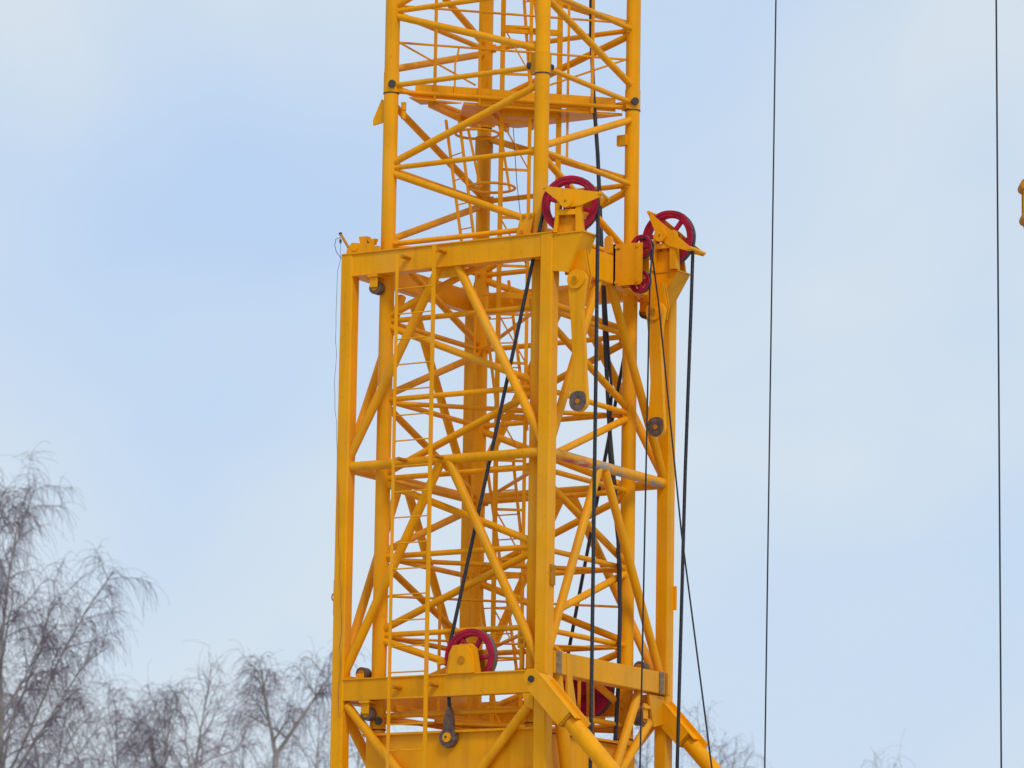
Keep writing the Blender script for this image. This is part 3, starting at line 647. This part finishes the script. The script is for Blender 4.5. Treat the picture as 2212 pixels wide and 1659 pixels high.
def np_mesh(name, V, F, m, parent, smooth=True):
    me = bpy.data.meshes.new(name)
    me.vertices.add(len(V)); me.vertices.foreach_set('co', V.astype(np.float32).ravel())
    me.loops.add(F.size); me.loops.foreach_set('vertex_index', F.astype(np.int32).ravel())
    me.polygons.add(len(F)); me.polygons.foreach_set('loop_start', np.arange(0, F.size, 4, dtype=np.int32)); me.polygons.foreach_set('loop_total', np.full(len(F), 4, dtype=np.int32))
    me.polygons.foreach_set('use_smooth', np.ones(len(F), bool)); me.update(calc_edges=True); me.materials.append(M[m])
    o = bpy.data.objects.new(name, me); COL.objects.link(o); o.parent = parent; return o

def grow(rng, p, d, length, r0, r1, nseg, wander, lift, droop=0.0):
    pts = [p]; d = d/np.linalg.norm(d); st = length/nseg
    for i in range(nseg):
        l_ = lift - (droop if i > nseg*.6 else 0)
        d = d + rng.normal(0, wander, 3) + np.array([0, 0, l_]); d /= np.linalg.norm(d); pts.append(pts[-1]+d*st)
    return np.array(pts), np.linspace(r0, r1, nseg+1)
def sample(poly, t):
    p, r = poly; x = t*(len(p)-1); i = min(int(x), len(p)-2); f = x-i
    return p[i]*(1-f)+p[i+1]*f, (p[i+1]-p[i])/np.linalg.norm(p[i+1]-p[i]), r[i]*(1-f)+r[i+1]*f
def birch(label, base, h, seed, spread=.5, weep=1.0, stems=1, twigs=2600, lean=(0, 0), fork=None, wind=0.0, zmin=.25):
    rng = np.random.default_rng(seed); r_tw = .0036; twigs = int(twigs*1.3)
    root = thing('birch_tree', label, 'tree', base, 'bare birches behind the crane')
    trunks = []; limbs = []; fine = []; tw = []
    lean = np.array([lean[0], lean[1], 0.])
    if fork:
        t0 = grow(rng, np.zeros(3), np.array([0, 0, 1.])+lean*.3, h*fork[0], .0085*h, .0055*h, 8, .02, .01); trunks.append(t0)
        for dv, ln in fork[1]:
            trunks.append(grow(rng, t0[0][-1], np.array(dv, float), h*ln, .0042*h, .0008*h, 14, .03, .0))
    else:
        trunks.append(grow(rng, np.zeros(3), np.array([0, 0, 1.])+lean, h, .0085*h, .0008*h, 18, .045, .02))
    # pull the stem tip over the base so the tree stands where it should
    if not fork:
        p_ = trunks[0][0]; tip = p_[-1].copy(); f_ = np.linspace(0, 1, len(p_))[:, None]**1.5
        trunks[0] = (p_ - f_*np.array([tip[0], tip[1], 0]) , trunks[0][1]); trunks[0][0][:, 2] *= h/trunks[0][0][-1, 2]
    for ti, tk in enumerate(trunks):
        if fork and ti == 0: continue
        nl = int(22 if not fork else 6)
        for k in range(nl):
            t = zmin + (.97-zmin)*((k+rng.random())/nl)
            if fork: t = .12+.85*((k+rng.random())/nl)
            p, d, r = sample(tk, t); az = rng.random()*2*np.pi; el = .62+.40*rng.random()+.25*t
            dv = np.array([np.cos(az)*np.cos(el), np.sin(az)*np.cos(el), np.sin(el)])
            ln = h*spread*(1.02-t)**.75*(.6+.6*rng.random()) + h*.05
            if fork: ln *= .22
            ln = min(ln, ((1.0-t)*h+.5)/.8)
            L0 = grow(rng, p, dv, ln, min(r*.62, .0036*h), .0007*h, 10, .085, .015, .10*weep); limbs.append(L0)
    # second and third order
    for L0 in list(limbs) + [t for t in trunks[(1 if fork else 0):]]:
        ln0 = np.linalg.norm(L0[0][-1]-L0[0][0]); nb = max(4, int(4+ln0*2.6))
        for k in range(nb):
            t = .25+.75*(k+rng.random())/nb
            if len(L0[0]) > 12 and t < .45: continue
            p, d, r = sample(L0, min(t, .999)); rv = rng.normal(0, 1, 3); rv -= d*rv.dot(d); rv /= np.linalg.norm(rv)
            dv = d*.75+rv*.65+np.array([0, 0, .15])
            fine.append(grow(rng, p, dv, (.35+.5*rng.random())*min(1.5, ln0*.5+.35)*(h/15), max(.0035, min(r*.6, .0012*h)), .0028, 6, .13, -.06*weep))
    src = fine
    wgt = np.array([np.linalg.norm(f_[0][-1]-f_[0][0]) for f_ in src]); wgt /= wgt.sum()
    pick = rng.choice(len(src), twigs, p=wgt)
    wd = np.array([math.sin(YAW), -math.cos(YAW), 0])*wind
    for i in pick:
        t = .15+.85*rng.random(); p, d, r = sample(src[i], min(t, .999))
        dv = d*.5+rng.normal(0, .45, 3)
        tw.append(grow(rng, p, dv + wd*.3, (.25+.75*rng.random()**1.5)*(h/15)**.5*.95, r_tw*1.0, r_tw*.6, 4, .14, -.48*weep*(.5+rng.random()*.8)))
    V, F = tubes_mesh(trunks, 8); np_mesh('trunk', V, F, 'bark', root)
    V, F = tubes_mesh(limbs, 5); o = np_mesh('limbs', V, F, 'bark', root)
    V, F = tubes_mesh(fine, 4); np_mesh('branches', V, F, 'twig', root)['kind'] = 'stuff'
    V, F = tubes_mesh(tw, 3); np_mesh('crown', V, F, 'twig', root)['kind'] = 'stuff'
    return root
def spot(px, py, dist):
    """ground position under picture point and height of the thing that reaches it, for a given distance along the view"""
    d = fw + cx*((px-1106)/9745.88) + cy*(-(py-829.5)/9745.88); p = EYE + d*dist
    return (p.x, p.y, 0.0), p.z
TREES = [
    # px, py(top), dist, seed, label, kwargs
    (45, 1095, 88, 11, 'tallest weeping birch at the left picture edge', dict(spread=.47, twigs=8000, weep=1.15)),
    (-60, 1290, 96, 12, 'birch half cut off by the left picture edge', dict(spread=.40, twigs=2600)),
    (250, 1525, 100, 13, 'low birch with dense crown right of the tallest birch', dict(spread=.42, twigs=3000)),
    (372, 1505, 96, 14, 'bushy purple-brown birch between the tall birch and the forked one', dict(spread=.38, twigs=3400)),
    (455, 1470, 98, 15, 'slender upright birch with sparse top left of the forked birch', dict(spread=.30, twigs=900, weep=.5)),
    (150, 1500, 104, 16, 'dim birch behind the foot of the tallest birch', dict(spread=.42, twigs=3000)),
    (585, 1455, 94, 17, 'forked birch with a long arm reaching toward the left post', dict(fork=(.853, (((-.24, .39, 1.78), .155), ((.65, -1.06, 2.06), .205))), twigs=750, weep=1.2)),
    (690, 1555, 100, 18, 'thin birch directly left of the left post', dict(spread=.34, twigs=1800)),
    (520, 1560, 108, 19, 'small birch in the gap left of the forked birch', dict(spread=.40, twigs=2400)),
    (780, 1560, 106, 20, 'birch seen through the lower left of the frame', dict(spread=.36, twigs=1600)),
    (1400, 1580, 108, 21, 'birch behind the right post near the bottom', dict(spread=.36, twigs=1500)),
    (1530, 1570, 104, 22, 'faint weeping birch right of the tower by the slanting strut', dict(spread=.30, twigs=800, weep=1.3)),
    (1592, 1605, 110, 23, 'faint drooping birch below the right hanging rope', dict(spread=.30, twigs=700, weep=1.3)),
    (1905, 1668, 112, 24, 'birch tip barely showing at the bottom right', dict(spread=.26, twigs=500)),
    (330, 1595, 112, 25, 'far birch filling the gap at the bottom left', dict(spread=.42, twigs=2600)),
]
for px, py, dist, seed, lab, kw in TREES:
    b_, h_ = spot(px, py, dist)
    birch(lab, b_, h_, seed, **kw)
